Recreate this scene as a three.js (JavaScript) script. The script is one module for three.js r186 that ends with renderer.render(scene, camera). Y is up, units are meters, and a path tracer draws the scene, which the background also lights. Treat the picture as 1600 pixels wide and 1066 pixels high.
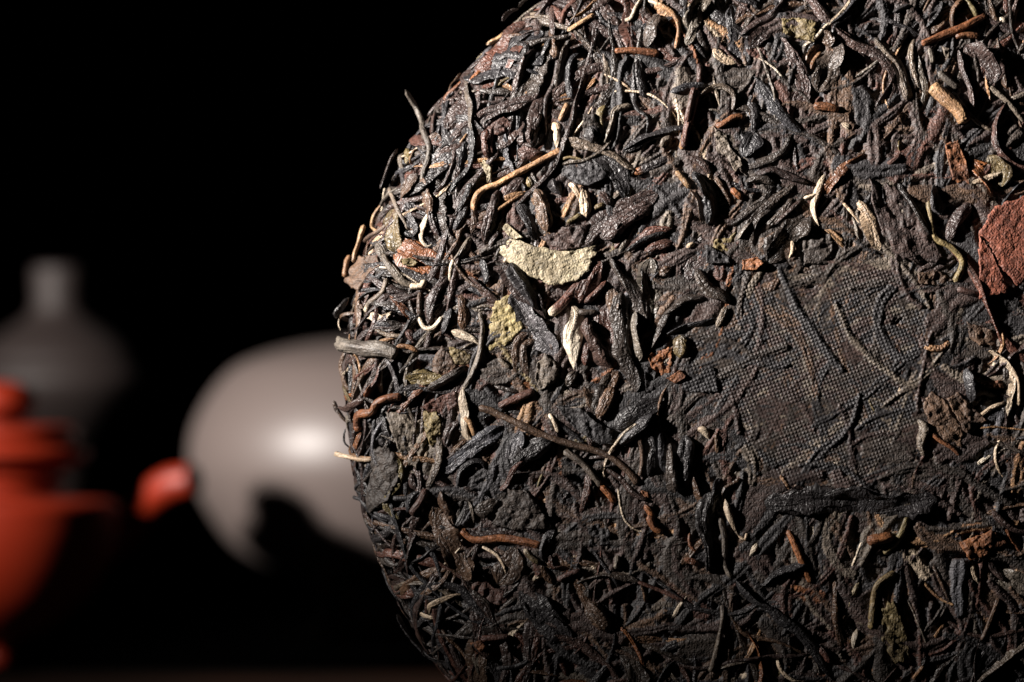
import * as THREE from 'three';
import { mergeGeometries } from 'three/addons/utils/BufferGeometryUtils.js';

// ---------------------------------------------------------------- camera, light, exposure
const W0 = 1600, H0 = 1066, FPX = 4444;                       // photograph size and focal length in its pixels
const EYE = 0.0911, PITCH = Math.atan(134 / FPX);             // lens height over the table, tilted a little up
const scene = new THREE.Scene();
scene.background = new THREE.Color(0x000000);
const camera = new THREE.PerspectiveCamera(2 * Math.atan(H0 / 2 / FPX) * 180 / Math.PI, W0 / H0, 0.02, 20);
camera.position.set(0, EYE, 0);
camera.rotation.set(PITCH, 0, 0);
camera.focus = 0.583;
camera.userData.fStop = 9.5;
scene.add(camera);

const renderer = new THREE.WebGLRenderer({ antialias: true });
renderer.setSize(1024, 682);
renderer.toneMapping = THREE.LinearToneMapping;
renderer.toneMappingExposure = 1.0;
renderer.shadowMap.enabled = true;

// one small studio lamp, low at the left, its lower half cut by the edge of the beam
const lamp = new THREE.SpotLight(0xfff7f0, 19.5, 0, 0.7278, 0.151, 2);
lamp.name = 'studio_lamp';
lamp.position.set(-0.913, 0.434, -0.213);
lamp.target.position.set(-0.1444, 0.7207, -0.7849);
lamp.castShadow = true;
lamp.shadow.radius = 1.5;
lamp.shadow.mapSize.set(2048, 2048);
scene.add(lamp, lamp.target);

// ---------------------------------------------------------------- small tools
let seed = 1;
const rnd = () => { seed = (seed + 0x6D2B79F5) | 0; let t = Math.imul(seed ^ (seed >>> 15), 1 | seed); t = (t + Math.imul(t ^ (t >>> 7), 61 | t)) ^ t; return ((t ^ (t >>> 14)) >>> 0) / 4294967296; };
const reseed = (n) => { seed = (n * 2654435761) | 0; rnd(); };
const rr = (a, b) => a + (b - a) * rnd();
const gauss = () => (rnd() + rnd() + rnd() + rnd() - 2) * 1.0;
const clamp = (x, a, b) => Math.min(b, Math.max(a, x));
const lerp = (a, b, t) => a + (b - a) * t;
const smooth = (a, b, x) => { const t = clamp((x - a) / (b - a), 0, 1); return t * t * (3 - 2 * t); };
const h2 = (i, j) => { let n = Math.imul(i, 374761393) ^ Math.imul(j, 668265263); n = Math.imul(n ^ (n >>> 13), 1274126177); return ((n ^ (n >>> 16)) >>> 0) / 4294967296; };
function noise(x, y = 0) {                                      // value noise, -1..1
  const i = Math.floor(x), j = Math.floor(y); let u = x - i, v = y - j;
  u = u * u * (3 - 2 * u); v = v * v * (3 - 2 * v);
  return 2 * lerp(lerp(h2(i, j), h2(i + 1, j), u), lerp(h2(i, j + 1), h2(i + 1, j + 1), u), v) - 1;
}
const fbm = (x, y, n = 3) => { let s = 0, a = 0.55; for (let k = 0; k < n; k++) { s += a * noise(x + 17.3 * k, y - 9.1 * k); x *= 2.03; y *= 2.03; a *= 0.5; } return s; };
const wrapIndex = (i, n) => ((i % n) + n) % n;
function tileNoise(u, v, px, py, s) {                           // value noise with a period, for textures that repeat
  const x = u * px, y = v * py, i = Math.floor(x), j = Math.floor(y); let a = x - i, b = y - j;
  a = a * a * (3 - 2 * a); b = b * b * (3 - 2 * b);
  const g = (p, q) => h2(wrapIndex(p, px) + s * 131, wrapIndex(q, py) - s * 71);
  return lerp(lerp(g(i, j), g(i + 1, j), a), lerp(g(i, j + 1), g(i + 1, j + 1), a), b);
}
function texture(n, fn, srgb = false) {
  const d = new Uint8Array(n * n * 4);
  for (let j = 0; j < n; j++) for (let i = 0; i < n; i++) {
    const c = fn(i / n, j / n), o = (j * n + i) * 4, l = Array.isArray(c) ? c : [c, c, c];
    for (let k = 0; k < 3; k++) d[o + k] = clamp(Math.round(l[k] * 255), 0, 255);
    d[o + 3] = 255;
  }
  const t = new THREE.DataTexture(d, n, n, THREE.RGBAFormat);
  t.wrapS = t.wrapT = THREE.RepeatWrapping; t.magFilter = THREE.LinearFilter; t.minFilter = THREE.LinearMipmapLinearFilter; t.generateMipmaps = true;
  if (srgb) t.colorSpace = THREE.SRGBColorSpace;
  t.needsUpdate = true;
  return t;
}
const counts = {};
const numbered = (n) => { const k = counts[n] = (counts[n] ?? -1) + 1; return k ? n + '_' + String(k).padStart(3, '0') : n; };
function mesh(name, g, m, parent) { const o = new THREE.Mesh(g, m); o.name = numbered(name); o.castShadow = o.receiveShadow = true; parent.add(o); return o; }
function thing(name, label, category, [x, y, z]) { const o = new THREE.Group(); o.name = numbered(name); o.position.set(x, y, z); o.userData = { label, category }; scene.add(o); return o; }

// a pixel of the photograph as a ray from the lens
const CP = Math.cos(PITCH), SP = Math.sin(PITCH);
function ray(px, py) { const x = (px - W0 / 2) / FPX, y = -(py - H0 / 2) / FPX, l = 1 / Math.hypot(x, y, 1); return [x * l, (y * CP + SP) * l, (-CP + y * SP) * l]; }
function at(px, py, z) { const d = ray(px, py), k = z / d[2]; return [d[0] * k, EYE + d[1] * k, z]; }

// ---------------------------------------------------------------- table and tray
const clothTex = texture(256, (u, v) => 0.5 + 0.5 * (tileNoise(u, v, 128, 128, 3) - 0.5));
const tableMat = new THREE.MeshPhysicalMaterial({ color: new THREE.Color().setRGB(0.0009, 0.0009, 0.0009), specularIntensity: 0, roughness: 1, bumpMap: clothTex, bumpScale: 0.0002 });
{ const g = new THREE.BoxGeometry(3.2, 0.04, 2.9); const o = mesh('table', g, tableMat, scene); o.position.set(0, -0.033, -1.75); o.userData.kind = 'structure'; }

const woodTex = texture(512, (u, v) => {
  const w = tileNoise(u, v, 3, 24, 5) * 0.5 + tileNoise(u, v, 6, 90, 6) * 0.35 + tileNoise(u, v, 20, 250, 7) * 0.3;
  return [0.02 + 0.19 * w * w, 0.009 + 0.085 * w * w, 0.003 + 0.03 * w * w];
}, true);
woodTex.repeat.set(1 / 0.3, 1 / 0.3);
const woodMat = new THREE.MeshPhysicalMaterial({ map: woodTex, roughness: 0.8, specularIntensity: 0.12 });
{
  const tray = thing('wooden_tray', 'dark brown wooden tray under the tea cake, its far edge low behind', 'tray', [0, 0, -0.76]);
  const slats = 9, wid = 0.062;
  for (let k = 0; k < slats; k++) {
    const s = new THREE.Shape(), hx = wid / 2 - 0.0006, y1 = 0, y0 = -0.012, r = 0.0012;
    s.moveTo(-hx, y0); s.lineTo(hx, y0); s.lineTo(hx, y1 - r); s.quadraticCurveTo(hx, y1, hx - r, y1); s.lineTo(-hx + r, y1); s.quadraticCurveTo(-hx, y1, -hx, y1 - r);
    const g = new THREE.ExtrudeGeometry(s, { depth: 1.2, bevelEnabled: false, curveSegments: 4 });
    g.rotateY(Math.PI / 2); g.translate(-0.6, 0, 0);
    const uv = g.attributes.uv, p = g.attributes.position;
    for (let i = 0; i < uv.count; i++) uv.setXY(i, p.getX(i) + k * 0.137, p.getZ(i) + k * 0.071);
    const o = mesh('slat', g, woodMat, tray); o.position.set(0, 0, 0.26 - wid * (k + 0.5));
  }
}

// ---------------------------------------------------------------- clay pots out of focus behind the cake
const clayBump = texture(256, (u, v) => 0.4 * tileNoise(u, v, 90, 90, 11) + 0.4 * tileNoise(u, v, 40, 40, 12) + 0.2 * tileNoise(u, v, 128, 128, 13));
clayBump.repeat.set(6, 6);
const clay = (r, g, b, rough) => new THREE.MeshPhysicalMaterial({ color: new THREE.Color().setRGB(r, g, b), roughness: rough, bumpMap: clayBump, bumpScale: 0.00006 });
const greyClay = clay(0.092, 0.073, 0.067, 0.46), dimmedClay = clay(0.0150, 0.0092, 0.0080, 0.65), redClay = clay(0.150, 0.0105, 0.0020, 0.46);  // the second clay is darkened to stand for weak light at the back
redClay.specularIntensity = 0.7;

// turned clay: a profile of [radius px, y px] read round the axis at px axis and depth z, smoothed
function turned(axis, z, prof, segs = 96, fine = 6) {
  const c = at(axis, 700, z), m = -z / FPX;
  const pts = prof.map(([r, y]) => new THREE.Vector2(Math.max(r * m, 0.00001), at(axis, y, z)[1]));
  const sp = new THREE.SplineCurve(pts);
  return { g: new THREE.LatheGeometry(sp.getPoints(prof.length * fine), segs), c, m };
}
// red teapot
{
  const z = -1.045, ax = -6, c0 = at(ax, 700, z), m = -z / FPX;
  const pot = thing('red_clay_teapot', 'small glossy red clay teapot with a round knob, at the picture edge', 'teapot', [c0[0], 0, z]);
  const part = (name, prof, mat = redClay) => mesh(name, turned(ax, z, prof).g, mat, pot);
  part('body', [[0, 1040], [22, 1040], [27, 1036], [28, 1026], [28, 1012], [46, 998], [92, 976], [136, 940], [166, 894], [184, 844], [191, 800], [190, 790], [186, 785], [172, 781], [140, 778], [110, 776], [104, 768], [106, 756], [112, 748], [60, 746], [0, 746]]);
  part('lid', [[0, 752], [96, 750], [100, 742], [108, 734], [128, 724], [142, 715], [144, 707], [138, 700], [126, 695], [122, 690], [127, 684], [127, 672], [122, 667], [100, 664], [40, 662], [0, 662]]);
  part('knob', [[0, 664], [34, 664], [38, 658], [55, 645], [62, 630], [57, 612], [42, 601], [20, 596], [0, 595]]);
  // spout, from the shoulder of the bowl up and outwards
  const P = (x, y, dz = 0) => { const p = at(x, y, z + dz); return new THREE.Vector3(p[0] - c0[0], p[1], dz); };
  const curve = new THREE.CatmullRomCurve3([P(120, 870, -0.030), P(176, 840, -0.030), P(214, 806, -0.026), P(242, 774, -0.014), P(270, 756, -0.008), P(304, 748, -0.004)]);
  const N = 60, M = 28, pos = [], uv = [], idx = [];
  const fr = curve.computeFrenetFrames(N, false), radii = [44, 34, 27, 26, 27, 24];
  for (let i = 0; i <= N; i++) {
    const t = i / N, p = curve.getPointAt(t), k = t * 5, a = Math.min(4, Math.floor(k)), R = lerp(radii[a], radii[a + 1], smooth(0, 1, k - a)) * m * (i === N ? 0.94 : 1);
    for (let j = 0; j <= M; j++) { const q = j / M * 2 * Math.PI, v = p.clone().addScaledVector(fr.normals[i], Math.cos(q) * R).addScaledVector(fr.binormals[i], Math.sin(q) * R); pos.push(v.x, v.y, v.z); uv.push(t, j / M); }
  }
  for (let i = 0; i < N; i++) for (let j = 0; j < M; j++) { const a = i * (M + 1) + j, b = a + M + 1; idx.push(a, b, a + 1, b, b + 1, a + 1); }
  const tip = pos.length / 3, e = curve.getPointAt(0.975); pos.push(e.x, e.y, e.z); uv.push(1, 0.5);
  for (let j = 0; j < M; j++) idx.push(N * (M + 1) + j, tip, N * (M + 1) + j + 1);
  const g = new THREE.BufferGeometry(); g.setAttribute('position', new THREE.Float32BufferAttribute(pos, 3)); g.setAttribute('uv', new THREE.Float32BufferAttribute(uv, 2)); g.setIndex(idx); g.computeVertexNormals();
  mesh('spout', g, redClay, pot);
  const hc = new THREE.CatmullRomCurve3([P(-168, 800), P(-205, 764), P(-244, 746), P(-284, 756), P(-306, 800), P(-296, 858), P(-250, 896), P(-160, 900)]);  // handle out of view, its loop raised to shade the taupe pot low at left
  mesh('handle', new THREE.TubeGeometry(hc, 64, 19 * m, 20), redClay, pot);
}
// taupe pot behind the cake
{
  const z = -1.22, ax = 596, c0 = at(ax, 700, z);
  const pot = thing('taupe_clay_pot', 'rounded taupe clay pot half hidden behind the tea cake', 'pot', [c0[0], 0, z]);
  mesh('body', turned(ax, z, [[96, 990], [94, 940], [104, 912], [140, 896], [190, 878], [234, 848], [270, 798], [293, 750], [300, 714], [294, 670], [270, 620], [234, 578], [190, 556], [130, 540], [70, 532], [0, 530]]).g, greyClay, pot);
  mesh('foot_ring', turned(ax, z, [[0, 1003], [110, 1003], [118, 1000], [120, 992], [94, 984]]).g, greyClay, pot);
}
// grey pot far left, the weak light on it put into its clay colour
{
  const z = -1.42, ax = 88, c0 = at(ax, 700, z);
  const pot = thing('dimmed_clay_pot', 'grey clay pot with a tall cylindrical knob, colour darkened for weak light, farthest back', 'pot', [c0[0], 0, z]);
  mesh('body', turned(ax, z, [[0, 930], [60, 930], [66, 920], [52, 860], [44, 780], [52, 724], [78, 686], [112, 650], [138, 618], [146, 598], [143, 586], [134, 573]]).g, dimmedClay, pot);
  mesh('lid', turned(ax, z, [[124, 578], [134, 572], [132, 568], [125, 556], [106, 536], [80, 518], [56, 502], [42, 488], [38, 476]]).g, dimmedClay, pot);
  mesh('knob', turned(ax, z, [[37, 482], [37, 470], [38, 452], [39, 434], [39, 424], [35, 418], [26, 416], [0, 416]]).g, dimmedClay, pot);
}

// ---------------------------------------------------------------- the tea cake: its smooth form
const CZ = -0.58, RC = 0.0882, RHO = 0.0122, DOME = 0.0075;
const CC = at(1291, 599, CZ);                                   // middle of the face
const cake = thing('tea_cake', 'large round compressed cake of dark tea leaves standing on edge', 'tea cake', [CC[0], CC[1] - 0.1, CZ]);
const CY = 0.1;                                                 // its middle over its own base
// profile by arc length s: face (domed), rim (half circle), back
const slope = 2 * DOME / RC, PHI0 = Math.atan(slope), ARC = (Math.PI - PHI0) * RHO, SF = RC * 1.004;
function profile(s) {                                           // [r, z, nr, nz]
  if (s <= SF) { const r = s / 1.004, z = -DOME * (r / RC) ** 2, k = 2 * DOME * r / (RC * RC), l = Math.hypot(1, k); return [r, z, k / l, 1 / l]; }
  const f = PHI0 + (s - SF) / RHO, r0 = RC - RHO * Math.sin(PHI0), z0 = -DOME - RHO * Math.cos(PHI0);
  if (f <= Math.PI) return [r0 + RHO * Math.sin(f), z0 + RHO * Math.cos(f), Math.sin(f), Math.cos(f)];
  return [Math.max(0, r0 - (f - Math.PI) * RHO), z0 - RHO, 0, -1];
}
function onCake(a, b, h) {                                      // disc coordinates (arc length, angle) and height -> local point and normal
  const s = Math.hypot(a, b), c = s > 1e-9 ? a / s : 1, d = s > 1e-9 ? b / s : 0, [r, z, nr, nz] = profile(s);
  return [(r + nr * h) * c, CY + (r + nr * h) * d, z + nz * h, nr * c, nr * d, nz];
}
const TABLE = []; for (let s = 0; s < SF + ARC; s += 0.0002) { const p = profile(s); TABLE.push([s, p[0], p[1], p[2], p[3]]); }
function nearest(x, y, z) {                                     // local point -> [a, b, signed height]
  const r = Math.hypot(x, y - CY); let best = 1e9, q = null;
  for (const t of TABLE) { const d = (t[1] - r) ** 2 + (t[2] - z) ** 2; if (d < best) { best = d; q = t; } }
  const h = (r - q[1]) * q[3] + (z - q[2]) * q[4], k = r > 1e-9 ? q[0] / r : 0;
  return [x * k, (y - CY) * k, h];
}
function pixel(px, py) {                                        // where a pixel's ray meets the cake (or passes closest by)
  const d = ray(px, py), o = [0 - CC[0], EYE - (CC[1] - CY), 0 - CZ];
  let t = 0.52, low = 1e9, tl = t;
  for (let k = 0; k < 90; k++) {
    const n = nearest(o[0] + d[0] * t, o[1] + d[1] * t, o[2] + d[2] * t);
    if (n[2] < low) { low = n[2]; tl = t; }
    if (n[2] < 0.00005) return [n[0], n[1], 0];
    t += Math.max(0.0002, n[2] * 0.7);
    if (t > 0.66) break;
  }
  return nearest(o[0] + d[0] * tl, o[1] + d[1] * tl, o[2] + d[2] * tl);
}
// where the cloth has printed its weave: the pressed middle
const ZC = pixel(1290, 585);
function printed(a, b) {
  const x = (a - ZC[0]) / 0.0265, y = (b - ZC[1]) / 0.0235, d = Math.hypot(x, y) + 0.34 * fbm(a * 150, b * 150 + 40, 3);
  return 1 - smooth(0.8, 1.12, d);
}
// height of what already lies there, over the smooth form
const CELL = 0.00035, GN = 800, HM = new Float32Array(GN * GN);
const gi = (x) => clamp(Math.round(x / CELL + GN / 2), 0, GN - 1);
const ground = (a, b) => HM[gi(b) * GN + gi(a)];
const top = (a, b) => { const s = Math.hypot(a, b); return lerp(lerp(0.0030, 0.0011, printed(a, b)), 0.0042, smooth(0.074, 0.09, s)); };

// ---------------------------------------------------------------- leaf materials
const grainTex = texture(512, (u, v) => {
  const f = 0.5 * tileNoise(u, v, 6, 24, 21) + 0.5 * tileNoise(u, v, 14, 46, 22) + 0.55 * tileNoise(u, v, 44, 48, 23) + 0.45 * tileNoise(u, v, 90, 90, 24) - 0.5;
  const l = clamp(0.30 + 0.75 * f, 0, 1); return [l, l * 0.97, l * 0.94];
});
const grainBump = texture(512, (u, v) => {
  const q = v + 0.03 * tileNoise(u, v, 7, 7, 30), wr = Math.abs(tileNoise(u, q, 5, 20, 31) - 0.5) * 2, w2 = Math.abs(tileNoise(u, q, 12, 34, 35) - 0.5) * 2;
  return 0.40 * wr + 0.28 * w2 + 0.20 * tileNoise(u, v, 34, 38, 32) + 0.16 * tileNoise(u, v, 70, 70, 33);
});
const crumpleBump = texture(512, (u, v) => 0.38 * Math.abs(tileNoise(u, v, 9, 9, 41) - 0.5) * 2 + 0.32 * Math.abs(tileNoise(u, v, 22, 22, 42) - 0.5) * 2 + 0.3 * tileNoise(u, v, 46, 46, 43));
const weaveBump = texture(256, (u, v) => {                      // eight threads a side, over and under
  const x = u * 8 + 0.10 * (tileNoise(u, v, 4, 4, 51) - 0.5), y = v * 8 + 0.10 * (tileNoise(u, v, 4, 4, 52) - 0.5);
  const c = (Math.sin(x * 2 * Math.PI) * 0.5 + 0.5) * (Math.sin(y * 2 * Math.PI) * 0.5 + 0.5);
  return clamp(Math.pow(c, 0.7) * (0.6 + 0.5 * tileNoise(u, v, 8, 8, 53)) + 0.2 * tileNoise(u, v, 100, 100, 54), 0, 1);
});
weaveBump.channel = 1;
const leafLook = { color: 0xffffff, vertexColors: true, map: grainTex };
const leafMat = new THREE.MeshPhysicalMaterial({ ...leafLook, roughness: 0.45, bumpMap: grainBump, bumpScale: 0.00048 });
const stemMat = new THREE.MeshPhysicalMaterial({ ...leafLook, roughness: 0.55, bumpMap: grainBump, bumpScale: 0.0003 });
const patchMat = new THREE.MeshPhysicalMaterial({ ...leafLook, roughness: 0.64, bumpMap: crumpleBump, bumpScale: 0.0003 });
const print = (k) => new THREE.MeshPhysicalMaterial({ ...leafLook, roughness: 0.55, bumpMap: weaveBump, bumpScale: k });
const printMat = print(0.00020), faintMat = print(0.00008);

const TONE = {                                                  // base colour, and the colour of its blotches
  k: [[0.038, 0.037, 0.041], [0.022, 0.019, 0.020]], g: [[0.064, 0.050, 0.041], [0.034, 0.027, 0.024]], u: [[0.074, 0.046, 0.039], [0.040, 0.027, 0.025]],
  r: [[0.125, 0.052, 0.036], [0.06, 0.034, 0.028]], w: [[0.150, 0.090, 0.055], [0.062, 0.038, 0.027]], t: [[0.44, 0.27, 0.14], [0.20, 0.10, 0.05]],
  p: [[0.78, 0.67, 0.52], [0.42, 0.31, 0.21]], o: [[0.23, 0.18, 0.08], [0.11, 0.08, 0.04]], y: [[0.50, 0.44, 0.30], [0.21, 0.17, 0.105]], n: [[0.38, 0.31, 0.14], [0.20, 0.15, 0.07]],
  x: [[0.22, 0.185, 0.145], [0.10, 0.08, 0.066]], b: [[0.115, 0.118, 0.135], [0.065, 0.06, 0.064]], c: [[0.30, 0.118, 0.042], [0.14, 0.06, 0.035]], s: [[0.32, 0.105, 0.062], [0.16, 0.05, 0.03]],
};
const weights = [['k', 22], ['g', 20], ['u', 27], ['r', 10], ['w', 11], ['x', 4], ['b', 2], ['t', 1.4], ['c', 1.6], ['p', 0.7], ['o', 0.5]];
const pick = () => { let q = rnd() * 100.2; for (const [k, n] of weights) if ((q -= n) < 0) return k; return 'k'; };

// ---------------------------------------------------------------- one strand, stem, bud or long leaf along a path of [a, b, h]
const WU = Math.cos(0.35), WV = Math.sin(0.35), PITCHW = 0.00074;  // the weave's direction and pitch on the cake
function weaveUV(a, b) { return [(a * WU + b * WV) / (PITCHW * 8), (-a * WV + b * WU) / (PITCHW * 8)]; }
function resample(pts, step) {
  const n = pts.length, P = (i, k) => pts[clamp(i, 0, n - 1)][k], out = [];
  for (let i = 0; i < n - 1; i++) {
    const m = Math.max(2, Math.ceil(Math.hypot(P(i + 1, 0) - P(i, 0), P(i + 1, 1) - P(i, 1)) / step));
    for (let j = 0; j < m; j++) {
      const t = j / m, t2 = t * t, t3 = t2 * t, q = [];
      for (let k = 0; k < 3; k++) q.push(0.5 * (2 * P(i, k) + (P(i + 1, k) - P(i - 1, k)) * t + (2 * P(i - 1, k) - 5 * P(i, k) + 4 * P(i + 1, k) - P(i + 2, k)) * t2 + (3 * P(i, k) - P(i - 1, k) - 3 * P(i + 1, k) + P(i + 2, k)) * t3));
      out.push(q);
    }
  }
  out.push([...pts[n - 1]]);
  return out;
}
const KIND = {                                                  // flat: thickness over width; twist: turns per 10 mm; ridge: depth of the folds
  s: { flat: [0.30, 0.62], twist: 0.22, ridge: 0.15, seam: 0.34, taper: 0.62, rough: 0.16 },
  m: { flat: [0.75, 1.0], twist: 0.05, ridge: 0.08, seam: 0.06, taper: 0.88, rough: 0.07 },
  b: { flat: [0.35, 0.6], twist: 0.08, ridge: 0.13, seam: 0.20, taper: 0.12, rough: 0.10 },
  l: { flat: [0.12, 0.22], twist: 0.03, ridge: 0.20, seam: 0.12, taper: 0.55, rough: 0.18 },
};
function strand(kind, tone, width, path, o = {}) {
  const K = KIND[kind], step = o.step ?? 0.0007, pts = resample(path, step), n = pts.length;
  let L = 0; const along = [0]; for (let i = 1; i < n; i++) { const d = Math.hypot(pts[i][0] - pts[i - 1][0], pts[i][1] - pts[i - 1][1], (pts[i][2] - pts[i - 1][2])); along.push(L += d); }
  const flat = rr(...K.flat), R = o.ring ?? clamp(Math.round(width / 0.00018), 9, 26), s1 = rr(0, 900), s2 = rr(0, 900);
  const hw = width / 2, pr = printed(pts[n >> 1][0], pts[n >> 1][1]);
  // how high it lies: over what is there, stiff, pressed down to the cake's envelope
  let h = pts.map(([a, b]) => { let m = 0; for (const [x, y] of [[0, 0], [0.6, 0], [-0.6, 0], [0, 0.6], [0, -0.6]]) m = Math.max(m, ground(a + x * hw, b + y * hw)); return m; });
  const win = Math.max(1, Math.round((o.stiff ?? 0.0035) / step / 2));
  for (let k = 0; k < 2; k++) h = h.map((_, i) => { let s = 0, c = 0; for (let j = Math.max(0, i - win); j <= Math.min(n - 1, i + win); j++) { s += h[j]; c++; } return s / c; });
  const thick = Math.min(hw * flat, 0.0011), dive0 = o.dive?.[0] ?? 0, dive1 = o.dive?.[1] ?? 0;
  h = h.map((g, i) => {
    const t = along[i] / L, e = top(pts[i][0], pts[i][1]) * (o.under ?? 1) + (o.proud ?? 0);
    return Math.min(g * (o.sink ?? 0.8) + thick * 0.6, e - thick * 0.55) - dive0 * smooth(0.3, 0, t) - dive1 * smooth(0.7, 1, t) + Math.max(0, pts[i][2]);
  });
  const wvk = pr > 0.4, env = pts.map(([a, b], i) => top(a, b) * (o.under ?? 1) + (o.proud ?? 0) + Math.max(0, pts[i][2]));
  const twist = (o.twist ?? gauss() * K.twist) * 2 * Math.PI / 0.01 * (1 - 0.9 * pr), f0 = kind === 's' ? gauss() * 0.9 * (1 - pr) : gauss() * 0.28 * (1 - pr);
  const amp = [0, 0, 0.9, 1.1, 0.9, 0.8, 0.7, 0.55, 0.5, 0.4].map((x) => x * K.ridge * rr(0.4, 1.3)), ph = amp.map(() => rr(0, 6.28)), dr = amp.map(() => rr(-1, 1) * 300), seam0 = rr(0, 6.28), seamd = rr(-1, 1) * 220;
  const pos = new Float32Array((n * R + 2) * 3), uv = new Float32Array((n * R + 2) * 2), uv1 = new Float32Array((n * R + 2) * 2), col = new Float32Array((n * R + 2) * 3), idx = [];
  const [c0, c1] = TONE[tone], tint = rr(0.78, 1.22), tipTone = o.tip ? TONE[o.tip][0] : null, warm = rr(-0.06, 0.06), u0 = rr(0, 9), v0 = rr(0, 9), bud = kind === 'b';
  const P3 = pts.map(([a, b], i) => onCake(a, b, h[i]));
  for (let i = 0; i < n; i++) {
    const p = P3[i], q0 = P3[Math.max(0, i - 1)], q1 = P3[Math.min(n - 1, i + 1)];
    let tx = q1[0] - q0[0], ty = q1[1] - q0[1], tz = q1[2] - q0[2]; let l = 1 / (Math.hypot(tx, ty, tz) || 1); tx *= l; ty *= l; tz *= l;
    let bx = p[4] * tz - p[5] * ty, by = p[5] * tx - p[3] * tz, bz = p[3] * ty - p[4] * tx; l = 1 / (Math.hypot(bx, by, bz) || 1); bx *= l; by *= l; bz *= l;   // across, in the surface
    const nx = ty * bz - tz * by, ny = tz * bx - tx * bz, nz = tx * by - ty * bx, sg = nx * p[3] + ny * p[4] + nz * p[5] < 0 ? -1 : 1;
    const t = along[i] / L, x = along[i];
    let w = bud ? (Math.sin(Math.PI * Math.pow(clamp(t, 0, 1), 0.75)) * 0.85 + 0.15) : lerp(K.taper, 1, Math.min(1, Math.pow(Math.sin(Math.PI * clamp(t * 0.96 + 0.02, 0, 1)), 0.5) * 1.05));
    w *= 1 + 0.22 * fbm(x * 260 + s1, 3.3, 2) * (kind === 'm' ? 0.6 : 1.3);
    const end = Math.min(x, L - x), cap = kind === 'm' ? 0.0003 : hw * 0.9; w *= Math.sqrt(clamp(end / cap, 0.03, 1)) ;
    const a = hw * w, f = f0 + twist * (x - L / 2) + 0.5 * noise(x * 180 + s2, 7) * (kind === 'm' ? 0.1 : 1) * (1 - pr), cf = Math.cos(f), sf = Math.sin(f) * sg;
    const th = Math.min(a * flat, 0.0011 + a * 0.1);
    const blotch = 0.5 + 0.75 * fbm(x * 170 + s1, 11.1, 2);
    for (let j = 0; j < R; j++) {
      const y = j / R * 2 * Math.PI; let m = 1;
      for (let k = 2; k < 10; k++) m += amp[k] * Math.cos(k * y + ph[k] + dr[k] * x * 2);
      const q = (((y - seam0 - seamd * x) / (2 * Math.PI)) % 1 + 1) % 1; m *= 1 - K.seam * q + K.seam * 0.4;
      m *= 1 + K.rough * 1.6 * fbm(x * 900 + s2, j * 0.9 + s1, 2);
      let ca = Math.cos(y) * a * m, sa = Math.sin(y) * th * m;
      if (kind === 'l') { const xx = Math.cos(y); sa += a * (0.22 * (o.cup ?? 1) * (xx * xx - 0.4) + 0.10 * fbm(x * 330 + s1, xx * 1.7 + s2, 2)) - a * 0.10 * Math.exp(-xx * xx * 30); }
      const X = ca * cf - sa * sf; let Y = ca * sf + sa * cf;
      if (kind !== 'm') { const lim = env[i] - h[i]; if (Y > lim) Y = lim + (Y - lim) * (wvk ? 0.1 : 0.4); }
      Y *= sg; const o3 = (i * R + j) * 3, o2 = (i * R + j) * 2;
      pos[o3] = p[0] + bx * X + nx * Y; pos[o3 + 1] = p[1] + by * X + ny * Y; pos[o3 + 2] = p[2] + bz * X + nz * Y;
      uv[o2] = x / 0.011 + u0; uv[o2 + 1] = (j < R / 2 ? j : R - j) / R * 2 * (hw * 2.4) / 0.011 + v0;
      { const ai = pts[Math.min(n - 1, i + 1)], ap = pts[Math.max(0, i - 1)]; let ux = ai[0] - ap[0], uy = ai[1] - ap[1]; const ul = Math.hypot(ux, uy) || 1, W2 = weaveUV(pts[i][0] + uy / ul * X, pts[i][1] - ux / ul * X); uv1[o2] = W2[0]; uv1[o2 + 1] = W2[1]; }
      const mt = clamp(blotch + 0.5 * fbm(x * 420 + s2, j * 0.5 + s1, 2), 0, 1), sp = 1 + 0.16 * noise(x * 1500 + s1, j * 1.3);
      const te = tipTone ? smooth(0.24, 0.05, Math.min(t, o.both ? 1 - t : 9)) : 0;
      for (let k = 0; k < 3; k++) col[o3 + k] = clamp(lerp(lerp(c1[k], c0[k], mt) * tint * (1 + (k === 0 ? warm : k === 2 ? -warm : 0)), tipTone ? tipTone[k] : 0, te) * sp, 0, 1);
    }
  }
  for (let i = 0; i < n - 1; i++) for (let j = 0; j < R; j++) { const a = i * R + j, b = i * R + (j + 1) % R, c = a + R, d = b + R; idx.push(a, b, c, b, d, c); }
  for (const [v, i] of [[n * R, 0], [n * R + 1, n - 1]]) {
    for (let k = 0; k < 3; k++) { let s = 0, c = 0; for (let j = 0; j < R; j++) { s += pos[(i * R + j) * 3 + k]; c += col[(i * R + j) * 3 + k]; } pos[v * 3 + k] = s / R; col[v * 3 + k] = c / R; }
    for (let k = 0; k < 2; k++) { uv[v * 2 + k] = uv[i * R * 2 + k]; uv1[v * 2 + k] = uv1[i * R * 2 + k]; }
    for (let j = 0; j < R; j++) { const a = i * R + j, b = i * R + (j + 1) % R; if (i === 0) idx.push(b, a, v); else idx.push(a, b, v); }
  }
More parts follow.
